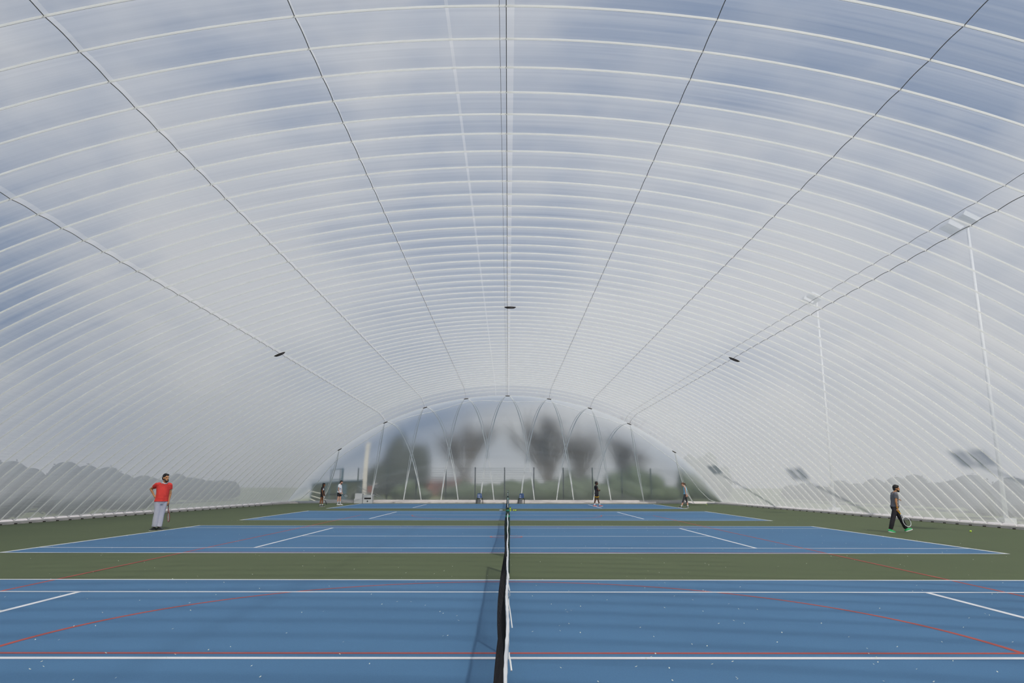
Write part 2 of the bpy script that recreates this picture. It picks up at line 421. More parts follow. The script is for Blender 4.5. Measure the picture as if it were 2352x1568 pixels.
for q in (1, 2): line(mb, -NX, N0+30.5*q/3, NX, N0+30.5*q/3, W_, z)
def arc(cx_, cy_, r, a0, a1, n=64):
    P = []
    for k in range(n+1):
        a = a0+(a1-a0)*k/n
        for rr in (r-W_/2, r+W_/2): P.append((cx_+rr*math.cos(a), cy_+rr*math.sin(a), z+.0002))
    mb.add(P, [(2*k, 2*k+1, 2*k+3, 2*k+2) for k in range(n)])
arc(0, N0, 5.05, 0, PI); arc(0, N1, 4.9, PI, 2*PI); arc(0, (N0+N1)/2, .48, 0, 2*PI)
nb = mb.build('netball_lines', M['red_line'], floor); nb['label'] = 'red netball court lines'
# fallen petals, too many and too small to count
mb = MB()
for k in range(620):
    y = 5.0+38*rnd.random()**1.6; xm = min(13.5, .72*y+1); x = rnd.uniform(-xm*.9, xm) if rnd.random() < .75 else rnd.uniform(0, xm)
    a = rnd.uniform(0, PI); r = rnd.uniform(.008, .015); q = V((math.cos(a), math.sin(a), 0))*r; w = V((-math.sin(a), math.cos(a), 0))*r*.6
    cc = V((x, y, .0085))
    mb.add([cc-q, cc-w+V((0, 0, .003)), cc+q+V((0, 0, .009)), cc+w+V((0, 0, .003))], [(0, 1, 2, 3)])
tag(mb.build('fallen_petals', M['petal']), 'tiny pale petals and debris scattered over the courts', 'petals', kind='stuff')

# base boards with an anchor clip under every rib
def base_board(side):
    pts = [V((side*(halfw(y, side)-.02), y, 0)) for y in [-8+2*k for k in range(32)]]
    pts += [V((side*(17.35 if side > 0 else 17.75), 58.4, 0)), V((side*16.7, 60.0, 0)), V((side*15.2, YE-.1, 0))]
    mb = MB(); P = []
    for k, p in enumerate(pts):
        d = (pts[min(k+1, len(pts)-1)]-pts[max(k-1, 0)]).normalized(); nr = V((-d.y, d.x, 0))*(side)
        P += [p-nr*.02, p+nr*.16, p+nr*.16+V((0, 0, .10)), p+nr*.10+V((0, 0, .11)), p+nr*.05+V((0, 0, .17)), p-nr*.02+V((0, 0, .19))]
    k = 6; n = len(pts)
    mb.add(P, [(i*k+j, i*k+(j+1) % k, (i+1)*k+(j+1) % k, (i+1)*k+j) for i in range(n-1) for j in range(k)])
    nm = 'right' if side > 0 else 'left'
    b = tag(mb.build('baseboard_'+nm, M['kerb']), 'white base board clamping the dome film down, '+nm+' side', kind='structure')
    for i in range(9, 55):
        q = dome_pt(i, side*1.0)
        mb = MB().bar(V((q.x-side*.17, q.y, .02)), V((q.x-side*.04, q.y, .20)), .05, .03).box((q.x-side*.19, q.y, .02), (.10, .10, .04))
        mb.build('anchor_clip', M['dark_metal'], b)
base_board(1); base_board(-1)
eb = MB()
eb.box((0, YE-.10, .07), (30.4, .2, .14)).box((0, YE-.04, .20), (30.4, .1, .16))
for k in range(40): eb.box((-15+k*.77+rnd.uniform(-.1, .1), YE-.21, .09), (.12+.2*rnd.random(), .03, .05))
tag(eb.build('baseboard_far', M['kerb']), 'white base board along the foot of the end wall', kind='structure')

# ------------------------------------------------------------------ tennis nets
NL = 6.40
def zn(y): return .914+(1.07-.914)*(abs(y)/NL)**1.7
def sag(y, h):                                      # loose netting bellies to one side
    b = .045+.05*math.exp(-((y-1.3)/1.1)**2)+.03*math.exp(-((y+3.0)/1.6)**2)+.02*math.sin(y*2.1)
    u = 1-h/1.0
    return -b*math.sin(min(1, max(0, u))*PI*.62)*(1-.35*math.exp(-(y/.35)**2))*min(1, (NL-abs(y))*1.5)
def make_net():
    root = empty('tennis_net', (0, 0, 0))
    mb = MB()
    for k in range(286):
        y = -NL+.05+k*(2*NL-.1)/285; t = zn(y)-.03; P = []
        for q in range(9):
            h = .03+(t-.03)*q/8; P.append((sag(y, h), y, h))
        mb.tube(P, .0022, 3, caps=False)
    for q in range(20):
        P = []
        for k in range(81):
            y = -NL+.04+k*(2*NL-.08)/80; h = .03+(zn(y)-.06)*q/19; P.append((sag(y, h), y, h))
        mb.tube(P, .0022, 3, caps=False)
    mb.build('netting', M['net'], root)
    mb = MB(); n = 120; P = []
    for k in range(n+1):
        y = -NL+.06+k*(2*NL-.12)/n; w = .0065+.0015*math.sin(y*23)+.001*math.sin(y*61); t = zn(y); xo = .004*math.sin(y*3.1)
        P += [(xo-w, y, t-.055), (xo+w, y, t-.055), (xo+w*.9, y, t), (xo-w*.9, y, t)]
    mb.add(P, [(4*k+j, 4*k+(j+1) % 4, 4*k+4+(j+1) % 4, 4*k+4+j) for k in range(n) for j in range(4)]+[(0, 1, 2, 3), (4*n+3, 4*n+2, 4*n+1, 4*n)])
    mb.build('white_headband', M['band'], root)
    MB().box((0, 0, .45), (.018, .05, .93)).box((0, 0, .03), (.05, .06, .04)).build('centre_strap', M['band'], root)
    for sg in (-1, 1):
        p = MB().lathe((0, sg*NL, 0), [(.041, 0), (.041, 1.03), (.036, 1.045), (.036, 1.075), (.02, 1.085)]).box((.0, sg*NL-sg*.03, .75), (.09, .05, .14)).build('net_post', M['post'], root)
        MB().lathe((0, sg*NL, 0), [(.044, 1.0), (.046, 1.01), (.046, 1.03), (.043, 1.035)]).build('collar', M['post_ring'], p)
        MB().tube([(-.03, sg*NL+sg*.03, .75), (-.035, sg*NL+sg*.10, .75), (-.03, sg*NL+sg*.10, .68)], .007, 6).build('winder_handle', M['chair_leg'], p)
    return root
NETX = .046
net = make_net()
nets = [net]+[dup(net) for k in range(3)]
nl = ['tennis net with loose white ties, closest to the camera', 'tennis net across the second court from the camera', 'tennis net across the third court, behind the tipped-over cans',
      'tennis net on the farthest court, in front of the two blue chairs']
for k, o in enumerate(nets):
    o.location = (NETX, CY[k], 0); tag(o, nl[k], 'tennis net', 'tennis nets in line down the courts')
ties = [[(.008, -1.75, .90), (.016, -1.78, .86), (.017, -1.75, .82), (.009, -1.70, .80), (.013, -1.84, .76), (.016, -1.80, .73)], [(.008, -2.55, .90), (.017, -2.58, .86), (.026, -2.62, .80), (.030, -2.63, .77)],
        [(.007, -1.5, .90), (.013, -1.35, .89), (.013, -1.2, .885), (.007, -1.1, .90)], [(.007, -3.85, .90), (.015, -3.87, .87), (.020, -3.9, .84)]]
for t_ in ties: MB().tube(t_, .0040, 6).build('loose_tie', M['band'], net)

# ------------------------------------------------------------------ chairs by the end wall
def make_chair():
    r = empty('plastic_chair', (0, 0, 0))
    mb = MB(); n = 12; P = []
    prof = [(-.21, .44), (-.19, .455), (0, .43), (.15, .435), (.20, .47), (.225, .60), (.25, .82)]
    for k, (y, z) in enumerate(prof):
        for j in range(n+1):
            u = -1+2*j/n; w = .21 if k < 5 else .208-.010*(k-4)
            e = 1-.07*(abs(u)**4) if k == 6 else 1
            P.append((u*w, y+(-.04*u*u if k > 3 else 0), z*e+.03*u*u*(k < 5)))
    fs = [(k*(n+1)+j, k*(n+1)+j+1, (k+1)*(n+1)+j+1, (k+1)*(n+1)+j) for k in range(6) for j in range(n)]
    o = mb.add(P, fs).build('seat_shell', M['chair'], r, True)
    so = o.modifiers.new('t', 'SOLIDIFY'); so.thickness = .012
    for sx in (-1, 1):
        for sy in (-1, 1):
            MB().tube([(sx*.15, sy*.13, .425), (sx*.21, sy*.17, .41), (sx*.235, sy*.20, .36), (sx*.255, sy*.235, 0)], .014, 8).build('leg', M['chair_leg'], r)
    for y in (-.14, .14): MB().bar((-.17, y, .425), (.17, y, .425), .03, .02).build('seat_rail', M['chair_leg'], r)
    return r
ch = make_chair()
ch2 = dup(ch)
ch.location = (-2.30, 60.1, 0); ch2.location = (1.17, 60.1, 0); ch.rotation_euler.z = .12; ch2.rotation_euler.z = -.1
tag(ch, 'blue plastic chair against the end wall, left of the net line', 'chair', 'blue chairs by the end wall')
tag(ch2, 'blue plastic chair against the end wall, right of the net line', 'chair', 'blue chairs by the end wall')

# ------------------------------------------------------------------ balls, cans, bottle
def ball(x, y, label):
    o = MB().ell((0, 0, 0), .036, nu=18, nv=12).build('tennis_ball', M['ball'], None, True, (x, y, .036+.003))
    tag(o, label, 'tennis ball', 'loose tennis balls')
    MB().tube([(.0365*math.cos(a)*math.cos(.45*math.sin(2*a)), .0365*math.sin(a)*math.cos(.45*math.sin(2*a)), .0365*math.sin(.45*math.sin(2*a))) for a in [2*PI*k/40 for k in range(40)]], .0018, 4, True).build('ball_seam', M['band'], o)
ball(15.95, 24.9, 'yellow-green tennis ball on green floor to the right of the man in black trousers')
ball(15.65, 56.6, 'tiny tennis ball on the green floor right of the woman by the end wall')
def can(loc, lying, label, rz=0):
    r = empty('ball_can', loc, label, 'ball can', 'ball cans beside the net')
    b = MB().lathe((0, 0, 0), [(.036, 0), (.038, .004), (.038, .21), (.036, .215)], 20).build('body', M['can'], r)
    MB().lathe((0, 0, 0), [(.040, .205), (.040, .225), (.036, .23)], 20).build('lid', M['cap'], r)
    MB().lathe((0, 0, 0), [(.0385, .07), (.0385, .10)], 20).build('dark_print_band', M['cap'], b)
    if lying: r.rotation_euler = (0, PI/2, rz); r.location.z = .040
    return r
can((.18, 43.3, 0), False, 'yellow-green ball can standing upright beside the net post')
can((.36, 43.6, 0), True, 'yellow-green ball can lying on its side on the green floor', .1)
c3 = can((.20, 44.4, 0), False, 'yellow-green ball can standing just behind the upright one')
r = empty('water_bottle', (-.46, 43.9, .035), 'pale blue water bottle lying on its side left of the net', 'bottle'); r.rotation_euler = (0, PI/2, 0)
MB().lathe((0, 0, 0), [(.028, 0), (.034, .01), (.034, .15), (.024, .18), (.014, .195)], 18).build('body', M['bottle'], r, True)
MB().lathe((0, 0, 0), [(.016, .19), (.016, .215)], 14).build('cap', M['cap'], r)
MB().lathe((0, 0, 0), [(.0345, .08), (.0345, .10)], 18).build('label_band', M['cap'], r)

# ------------------------------------------------------------------ rackets
def racket(butt, d, nrm, frame, strings, grip, label):
    d = V(d).normalized(); nrm = V(nrm); nrm = (nrm-d*nrm.dot(d)).normalized(); x = d.cross(nrm)
    r = empty('tennis_racket', butt, label, 'tennis racket', 'tennis rackets held by the players')
    P = lambda a, b, c_=0: d*a+x*b+nrm*c_
    MB().tube([P(0, 0), P(.02, 0), P(.19, 0)], [.019, .016, .015], 8).build('grip', grip, r)
    fr = MB().tube([P(.515+.17*math.sin(t), .127*math.cos(t)) for t in [2*PI*k/40 for k in range(40)]], .011, 7, True)
    for sg in (-1, 1): fr.tube([P(.185, sg*.006), P(.25, sg*.022), P(.32, sg*.052), P(.385, sg*.086)], .0095, 7)
    fr.tube([P(.352, -.062), P(.345, 0), P(.352, .062)], .009, 7)
    fr.build('frame', frame, r, True)
    st = MB()
    for k in range(-7, 8):
        b = k*.0165; h = .165*math.sqrt(max(0, 1-(b/.124)**2)); st.tube([P(.515-h, b), P(.515+h, b)], .0011, 3, caps=False)
    for k in range(-9, 10):
        a = k*.0168; h = .124*math.sqrt(max(0, 1-(a/.166)**2)); st.tube([P(.515+a, -h), P(.515+a, h)], .0011, 3, caps=False)
    st.build('strings', strings, r)
    return r

# ------------------------------------------------------------------ people
def hand(mb, wrist, d, palm_n, sz, curl):
    """palm, four bent fingers of unequal length and a thumb off its side"""
    d = V(d).normalized(); n = V(palm_n); n = (n-d*n.dot(d)).normalized(); x = d.cross(n); w = V(wrist)
    for q in (-.5, .5): mb.cap(w, .024*sz, w+d*.075*sz+x*q*.045*sz, .017*sz)
    mb.cap(w+d*.02*sz, .02*sz, w+d*.07*sz, .017*sz)
    for k, ln in enumerate((.040, .045, .042, .033)):
        b = w+d*.085*sz+x*(k-1.5)*.021*sz
        m1 = b+(d*math.cos(curl*.5)+n*math.sin(curl*.5))*ln*sz; m2 = m1+(d*math.cos(curl*1.3)+n*math.sin(curl*1.3))*ln*.9*sz
        mb.cap(b, .0095*sz, m1, .009*sz); mb.cap(m1, .009*sz, m2, .0075*sz)
    t0 = w+d*.03*sz+x*-.03*sz; t1 = t0+(d*.6-x*.5+n*.5).normalized()*.035*sz
    mb.cap(t0, .012*sz, t1, .0105*sz); mb.cap(t1, .0105*sz, t1+(d*.8+n*.7).normalized()*.03*sz, .0085*sz)
def person(loc, label, J, face, hface, sz, skin, build=1.0, curl=(.9, .9), palm=None, female=False):
    f = V((*face, 0)).normalized(); sd = V((-f.y, f.x, 0)); hf = V((*hface[:2], 0)).normalized(); hs = V((-hf.y, hf.x, 0))
    tilt = hface[2] if len(hface) > 2 else 0
    Rm = Matrix((hs, hf, V((0, 0, 1)))).transposed()
    Rm = Rm @ Matrix.Rotation(tilt, 3, 'X')
    J = {k: V(v) for k, v in J.items()}
    mb = MB(); H = J['head']
    hp = lambda x, y, z: H+Rm @ (V((x, y, z))*sz)
    mb.ell(H+Rm @ V((0, -.01, .02))*sz, V((.074, .094, .10))*sz, Rm)                       # skull
    mb.ell(hp(0, .022, -.055), V((.056, .068, .068))*sz, Rm)                               # face and jaw
    mb.ell(hp(0, .062, -.098), V((.026, .024, .022))*sz, Rm)                               # chin
    mb.cap(hp(0, .088, .0), .010*sz, hp(0, .106, -.034), .014*sz)                          # nose
    mb.ell(hp(0, .083, -.066), V((.024, .011, .010))*sz, Rm)                               # mouth
    mb.cap(hp(-.035, .078, .022), .010*sz, hp(.035, .078, .022), .010*sz)                  # brow
    for q in (-1, 1): mb.ell(hp(q*.075, -.008, -.015), V((.012, .022, .032))*sz, Rm)       # ears
    mb.cap(J['neck'], .056*sz, hp(0, -.02, -.05), .052*sz)
    shm = (J['shL']+J['shR'])/2; hip = (J['hipL']+J['hipR'])/2
    def sec(t, rx, ry, fo=0): return (lerp(hip, shm, t)+f*fo*sz, rx*sz*build, ry*sz*build)
    bel = .03*(build-1)*10
    tor = [sec(-.18, .10, .085), sec(-.02, .165, .115), sec(.2, .155, .11, bel*.6), sec(.42, .140 if female else .152, .105, bel), sec(.7, .160, .115, bel*.4), sec(.9, .168, .105), sec(1.04, .13, .08)]
    mb.loft(tor, sd, f); mb.cap(shm+V((0, 0, -.01)), .07*sz, J['neck'], .056*sz)
    for q in 'LR':
        mb.cap(lerp(J['sh'+q], shm, .25), .062*sz, J['sh'+q], .058*sz)
        mb.cap(J['sh'+q], .054*sz*build, J['el'+q], .040*sz); mb.cap(J['el'+q], .040*sz, J['wr'+q], .027*sz)
        hd = J.get('hd'+q, J['wr'+q]-J['el'+q]); pn = (palm or {}).get(q, (J['wr'+q]-shm).cross(V((0, 1, 0))))
        hand(mb, J['wr'+q], hd, pn, sz, curl[0 if q == 'L' else 1])
        mb.cap(J['hip'+q], .088*sz*build, J['kn'+q], .058*sz)
        k, a = J['kn'+q], J['an'+q]; cf = lerp(k, a, .3)-f*.015*sz
        mb.cap(k, .056*sz, cf, .056*sz); mb.cap(cf, .056*sz, a, .036*sz)
        t = V(J['toe'+q]); mb.cap(a-t*.01, .032*sz, a+t*.11*sz+V((0, 0, -.055*sz)), .022*sz)
    b = mb.skin('person', skin, None, .0105, 3)
    b.location = loc; tag(b, label, 'person', 'tennis players on the courts')
    for q in (-1, 1):
        MB().ell(hp(q*.031, .084, .002), V((.010, .008, .007))*sz, Rm, 8, 6).build('eye', M['hair_black'], b, True)
    P = dict(J=J, f=f, sd=sd, shm=shm, hip=hip, tor=tor, sz=sz, hp=hp, Rm=Rm, b=b, build=build)
    return P
def grow(tor, g): return [(c_, rx+g, ry+g) for c_, rx, ry in tor]
def shirt(P, m, t0, sleeve, name='shirt', g=.016, loose=0):
    J, sz = P['J'], P['sz']; mb = MB()
    T = grow(P['tor'], g); hip, shm = P['hip'], P['shm']
    secs = [(lerp(hip, shm, t0), T[1][1]+loose, T[1][2]+loose), (lerp(hip, shm, t0+.12), T[2][1]+loose*.7+.004, T[2][2]+loose*.7)]
    secs += [s for s, t in zip(T, (-.18, -.02, .2, .42, .7, .9, 1.04)) if t > t0+.16]
    top = (shm+V((0, 0, .035*sz)), .085*sz, .07*sz)
    mb.loft(secs+[top], P['sd'], P['f'])
    for q in 'LR':
        sh = J['sh'+q]; mb.cap(lerp(sh, shm, .3), .078*sz, sh+V((0, 0, -.004)), (.070 if sleeve else .055)*sz)
        if sleeve: mb.tube([sh, lerp(sh, J['el'+q], sleeve)], [.070*sz*P['build'], .062*sz*P['build']], 12)
    return mb.skin(name, m, P['b'], .0105, 3, .006)
def pants(P, m, t1, name, rk=.078, ra=.066, g=.02, waist=.16, fold=.006):
    """t1: 0..1 thigh only, 1..2 down the shin"""
    J, sz = P['J'], P['sz']; mb = MB(); T = grow(P['tor'], g*.8)
    mb.loft([(lerp(P['hip'], P['shm'], -.20), T[0][1]*.9, T[0][2]), T[1], (lerp(P['hip'], P['shm'], waist), T[2][1]-.004, T[2][2]-.004)], P['sd'], P['f'])
    for q in 'LR':
        h, k, a = J['hip'+q], J['kn'+q], J['an'+q]; B = P['build']
        mb.ell(h, (.095*sz*B, .095*sz*B, .09*sz), nu=12)
        if t1 <= 1: mb.tube([h, lerp(h, k, t1)], [(.092*B+g*.4)*sz, rk*sz], 14)
        else:
            mb.tube([h, k], [(.092*B+g*.4)*sz, rk*sz], 14); mb.ell(k, rk*sz, nu=12); mb.tube([k, lerp(k, a, t1-1)], [rk*sz, ra*sz], 14)
    return mb.skin(name, m, P['b'], .0105, 3, fold)
def shoes(P, up_m, sole_m, sock_m=None, sock=.12):
    J, sz = P['J'], P['sz']
    for q in 'LR':
        a = J['an'+q]; t = V(J['toe'+q]).normalized(); sdv = t.cross(V((0, 0, 1))).normalized(); un = sdv.cross(t)
        heel = a-t*.05*sz-un*.055*sz; toe = a+t*.20*sz-un*.06*sz
        sh = MB().cap(heel+un*.012*sz, .040*sz, lerp(heel, toe, .45)+un*.016*sz, .045*sz).cap(lerp(heel, toe, .45)+un*.014*sz, .046*sz, toe-t*.03*sz, .032*sz).cap(a-un*.03*sz, .044*sz, a, .042*sz)
        so = sh.skin('shoe', up_m, P['b'], .009, 3)
        P_ = []
        for k in range(20):
            an = 2*PI*k/20; w = .047 if math.sin(an) > 0 else .043
            P_.append(lerp(heel, toe, .5)+t*(.148*sz*math.cos(an))+sdv*(w*sz*math.sin(an))-un*.012*sz)
        MB().add([p+un*.004*sz for p in P_]+[p-un*.030*sz for p in P_], [tuple(range(20)), tuple(range(20, 40))[::-1]]+[(j, 20+j, 20+(j+1) % 20, (j+1) % 20) for j in range(20)]).build('sole', sole_m, so)
        if sock_m:
            k_ = J['kn'+q]; d = (k_-a).normalized()
            MB().tube([a-d*.02, a+d*sock*.6*sz, a+d*sock*sz], [.045*sz, .043*sz, .047*sz], 12).build('sock', sock_m, P['b'], True)
def hair_cap(P, m, g=1.1, low=0., back=.02, name='hair', extra=()):
    hp, sz, Rm = P['hp'], P['sz'], P['Rm']; mb = MB()
    mb.ell(hp(0, -.022-back*.4, .042), V((.080*g, .098*g, .092*g))*sz, Rm); mb.ell(hp(0, -.05-back, -.01-low), V((.074*g, .062*g, .075*g))*sz, Rm)
    mb.ell(hp(0, .045, .088), V((.062, .045, .03))*sz, Rm)
    for a, ra, b, rb in extra: mb.cap(hp(*a), ra*sz, hp(*b), rb*sz)
    return mb.skin(name, m, P['b'], .010, 2, .004)
def beard(P, m, f=1.):
    hp, sz, Rm = P['hp'], P['sz'], P['Rm']; mb = MB()
    mb.ell(hp(0, .050, -.102), V((.046, .045, .036))*sz*f, Rm)
    for q in (-1, 1): mb.cap(hp(q*.058, .020, -.035), .014*sz, hp(q*.042, .055, -.095), .020*sz)
    mb.cap(hp(-.022, .090, -.050), .007*sz, hp(.022, .090, -.050), .007*sz)
    return mb.skin('beard', m, P['b'], .008, 2)

from mathutils.bvhtree import BVHTree
def drape(o, pts, off=.006):
    """points (x, z) laid on the camera-facing side of a garment"""
    t = BVHTree.FromPolygons([v.co for v in o.data.vertices], [p.vertices for p in o.data.polygons]); out = []
    for x, z in pts:
        h = t.ray_cast(V((x, -2, z)), V((0, 1, 0)))
        if h[0] is not None: out.append(h[0]-V((0, off, 0)))
    return out
def draped_patch(o, cx_, cz_, rx, rz, name, m):
    mb = MB(); n = 14; rings = [drape(o, [(cx_, cz_)])*n]
    for k in (.5, 1):
        q = [drape(o, [(cx_+rx*k*math.cos(2*PI*j/n), cz_+rz*k*math.sin(2*PI*j/n))]) for j in range(n)]
        rings.append([(a[0] if a else rings[0][0]) for a in q])
    mb.add([p for r in rings for p in r], [(r*n+j, r*n+(j+1) % n, (r+1)*n+(j+1) % n, (r+1)*n+j) for r in (0, 1) for j in range(n)])
    return mb.build(name, m, o)
# man in the red T-shirt, hand on hip
P = person((-12.30, 25.5, 0), 'man in red T-shirt and pale grey trousers, hand on hip', dict(
    head=(.225, -.02, 1.795), neck=(.19, .02, 1.62), shL=(.315, .13, 1.545), shR=(-.03, -.08, 1.55), elL=(.345, .16, 1.24), wrL=(.335, .10, .97), hdL=(0, -.03, -1),
    elR=(-.31, .06, 1.40), wrR=(-.115, -.06, 1.175), hdR=(.9, -.35, -.3), hipL=(.205, .05, .985), hipR=(.055, -.06, .985), knL=(.165, .03, .56), knR=(.05, -.08, .56), anL=(.105, .06, .085), anR=(-.01, -.05, .085),
    toeL=(.85, -.45, 0), toeR=(-.15, -.95, 0)), (.62, -.78), (.86, -.5), 1.16, M['skin_tan'], 1.10, (1.2, .8), {'R': (.3, .6, -.6), 'L': (-1, 0, 0)})
shirt(P, M['red_cloth'], -.02, .5, 'red_shirt', .016, .014)
MB().tube([P['J']['neck']+P['sd']*(.072*math.cos(a))+P['f']*(.068*math.sin(a)+.01)+V((0, 0, .0-.025*math.sin(a))) for a in [2*PI*k/24 for k in range(24)]], .017, 8, True).build('white_undershirt_collar', M['white_cloth'], P['b'], True)
tr = pants(P, M['lilac_cloth'], 1.93, 'trousers', .086, .078, .02)
J = P['J']
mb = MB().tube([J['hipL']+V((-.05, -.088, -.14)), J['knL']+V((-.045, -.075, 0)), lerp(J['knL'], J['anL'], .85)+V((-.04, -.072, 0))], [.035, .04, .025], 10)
mb.build('inner_leg_shade', M['leg_shade_cloth'], tr, True)  # shade on the inner far leg, put in as a dark tube
shoes(P, M['black_shoe'], M['white_shoe']); hair_cap(P, M['hair_black'], 1.04); beard(P, M['hair_black'], .9)
racket(V((-12.30, 25.5, 0))+V((.335, .085, .955)), (.11, .0, -.99), (.75, .66, 0), M['racket_red'], M['string'], M['racket_black'], 'dark red racket hanging from the hand of the man in red')

# man in the grey T-shirt striding with a white racket
P = person((13.50, 24.9, 0), 'bearded man in grey T-shirt and black trousers striding in green shoes', dict(
    head=(.035, -.02, 1.475), neck=(-.02, .0, 1.345), shR=(-.075, -.16, 1.29), shL=(-.02, .16, 1.29), elR=(-.125, -.20, 1.02), wrR=(-.095, -.19, .80), hdR=(.15, 0, -1),
    elL=(.0, .24, 1.07), wrL=(.10, .12, 1.09), hdL=(.8, -.5, .05), hipR=(-.10, -.085, .845), hipL=(-.06, .085, .845), knR=(-.215, -.08, .485), anR=(-.345, -.08, .095), knL=(.125, .08, .48), anL=(.285, .08, .115),
    toeR=(.96, -.08, -.22), toeL=(.93, 0, .28)), (1, -.12), (.82, -.58), .93, M['skin_tan'], 1.02, (1.2, 1.3), {'R': (0, 1, 0), 'L': (0, -.3, -1)})
sh = shirt(P, M['grey_cloth'], .02, .55, 'grey_shirt', .018, .012)
for k in range(3):
    MB().tube(drape(sh, [(-.075+.03*k+.075*q/8, 1.06-.01*k-.15*q/8) for q in range(9)], .003), .0055, 5).build('pale_stripe', M['white_cloth'], sh)
pants(P, M['black_cloth'], 1.95, 'trousers', .085, .075, .02)
shoes(P, M['green_shoe'], M['white_shoe']); hair_cap(P, M['hair_black'], 1.12, 0, .010); beard(P, M['hair_black'], 1.05)
MB().tube([V((-.10, -.19, .835))+V((.032*math.cos(a), .032*math.sin(a), 0)) for a in [2*PI*k/16 for k in range(16)]], .008, 6, True).build('yellow_wristband', M['yellow_cloth'], P['b'], True)
racket(V((13.50, 24.9, 0))+V((-.115, -.185, .765)), (.60, .03, -.80), (.1, -1, .1), M['racket_white'], M['string_dark'], M['yellow_cloth'], 'white racket held low by the striding man in grey')

# girl in black with long hair
P = person((-13.13, 51.2, 0), 'girl in black with long dark hair beside the far left corner', dict(
    head=(.085, -.01, 1.515), neck=(.03, .0, 1.38), shR=(.0, -.15, 1.31), shL=(.02, .15, 1.31), elR=(.035, -.19, 1.04), wrR=(.095, -.16, .83), hdR=(.15, .05, -1), elL=(.06, .19, 1.05), wrL=(.12, .14, .84),
    hipR=(-.005, -.08, .83), hipL=(.015, .08, .83), knR=(-.06, -.08, .46), knL=(.01, .08, .46), anR=(-.105, -.08, .085), anL=(.02, .08, .085), toeR=(.95, -.2, 0), toeL=(.98, -.1, 0)),
    (.98, -.2), (.98, -.2), .94, M['skin_brown'], .94, (.9, 1.2), {'R': (.2, 1, 0), 'L': (0, -1, 0)}, True)
sh = shirt(P, M['black_cloth'], -.04, .5, 'black_shirt', .02, .02)
draped_patch(sh, .105, 1.20, .04, .08, 'white_chest_print', M['white_cloth'])
pants(P, M['black_cloth'], .42, 'black_shorts', .10, .07, .02)
shoes(P, M['black_shoe'], M['white_shoe'], M['white_cloth'], .10)
hair_cap(P, M['hair_black'], 1.15, .05, .02, 'long_hair', (((0, -.06, -.02), .07, (0, -.08, -.17), .06), ((.05, -.04, -.02), .05, (.05, -.06, -.15), .045), ((-.05, -.04, -.02), .05, (-.05, -.06, -.15), .045)))
racket(V((-13.13, 51.2, 0))+V((.105, -.15, .77)), (.40, 0, -.92), (.85, .35, .35), M['racket_black'], M['string_dark'], M['band'], 'black racket pointing down from the hand of the girl')

# man in the printed white T-shirt
P = person((-12.78, 55.0, 0), 'man in printed white T-shirt and black shorts looking at his racket', dict(
    head=(.095, -.02, 1.70), neck=(.02, .0, 1.555), shR=(-.04, -.17, 1.485), shL=(-.01, .17, 1.485), elR=(-.075, -.22, 1.16), wrR=(.02, -.17, .90), hdR=(.75, .2, -.5), elL=(.07, .22, 1.16), wrL=(.14, .05, .92), hdL=(.5, -.6, -.4),
    hipR=(-.06, -.09, .92), hipL=(-.02, .09, .92), knR=(-.085, -.10, .50), knL=(.03, .10, .50), anR=(-.11, -.10, .09), anL=(.04, .10, .09), toeR=(.95, -.3, 0), toeL=(.97, -.2, 0)),
    (.97, -.25), (.95, -.3, -.22), 1.06, M['skin_light'], 1.05, (1.2, 1.2), {'R': (.3, 1, .1), 'L': (0, -.3, -1)})
sh = shirt(P, M['white_cloth'], .02, .55, 'white_shirt', .022, .018)
MB().tube(drape(sh, [(.055+.045*math.cos(a), 1.16+.10*math.sin(a)) for a in [PI*.1+PI*1.1*k/16 for k in range(17)]], .004), .012, 6).build('dark_print', M['black_cloth'], sh)
pants(P, M['black_cloth'], .62, 'black_shorts', .105, .07, .025)
shoes(P, M['white_shoe'], M['white_shoe'], M['white_cloth'], .17); hair_cap(P, M['hair_black'], 1.05); beard(P, M['hair_black'], .85)
racket(V((-12.78, 55.0, 0))+V((.02, -.11, .88)), (.90, 0, -.36), (.15, -1, .2), M['racket_black'], M['string'], M['band'], 'racket with pale strings held out by the man in white')

# man in black with folded arms
P = person((6.55, 52.4, 0), 'man in all black kit with folded arms walking by the end wall', dict(
    head=(-.03, -.01, 1.665), neck=(-.08, .0, 1.525), shR=(-.10, -.17, 1.45), shL=(-.07, .17, 1.45), elR=(.065, -.20, 1.14), wrR=(.17, -.02, 1.11), hdR=(.3, 1, .1), elL=(.08, .20, 1.16), wrL=(.18, .0, 1.16), hdL=(.3, -1, 0),
    hipR=(-.06, -.09, .90), hipL=(-.03, .09, .90), knR=(-.15, -.09, .48), knL=(.08, .09, .48), anR=(-.235, -.09, .10), anL=(.185, .09, .09), toeR=(.95, 0, -.12), toeL=(.97, 0, .1)),
    (1, -.05), (1, -.05), 1.02, M['skin_dark'], 1.08, (.9, .9), {'R': (-1, 0, 0), 'L': (-1, 0, 0)})
shirt(P, M['black_cloth'], -.02, .5, 'black_shirt', .02, .012)
so = pants(P, M['black_cloth'], .66, 'black_shorts', .105, .07, .025)
J = P['J']
for q in 'LR': MB().tube([lerp(J['hip'+q], J['kn'+q], .48), lerp(J['hip'+q], J['kn'+q], .59)], [.118, .116], 16).build('yellow_leg_band', M['yellow_cloth'], so, True)
shoes(P, M['red_shoe'], M['white_shoe'], M['white_cloth'], .13); hair_cap(P, M['hair_black'], 1.02); beard(P, M['hair_black'], .8)

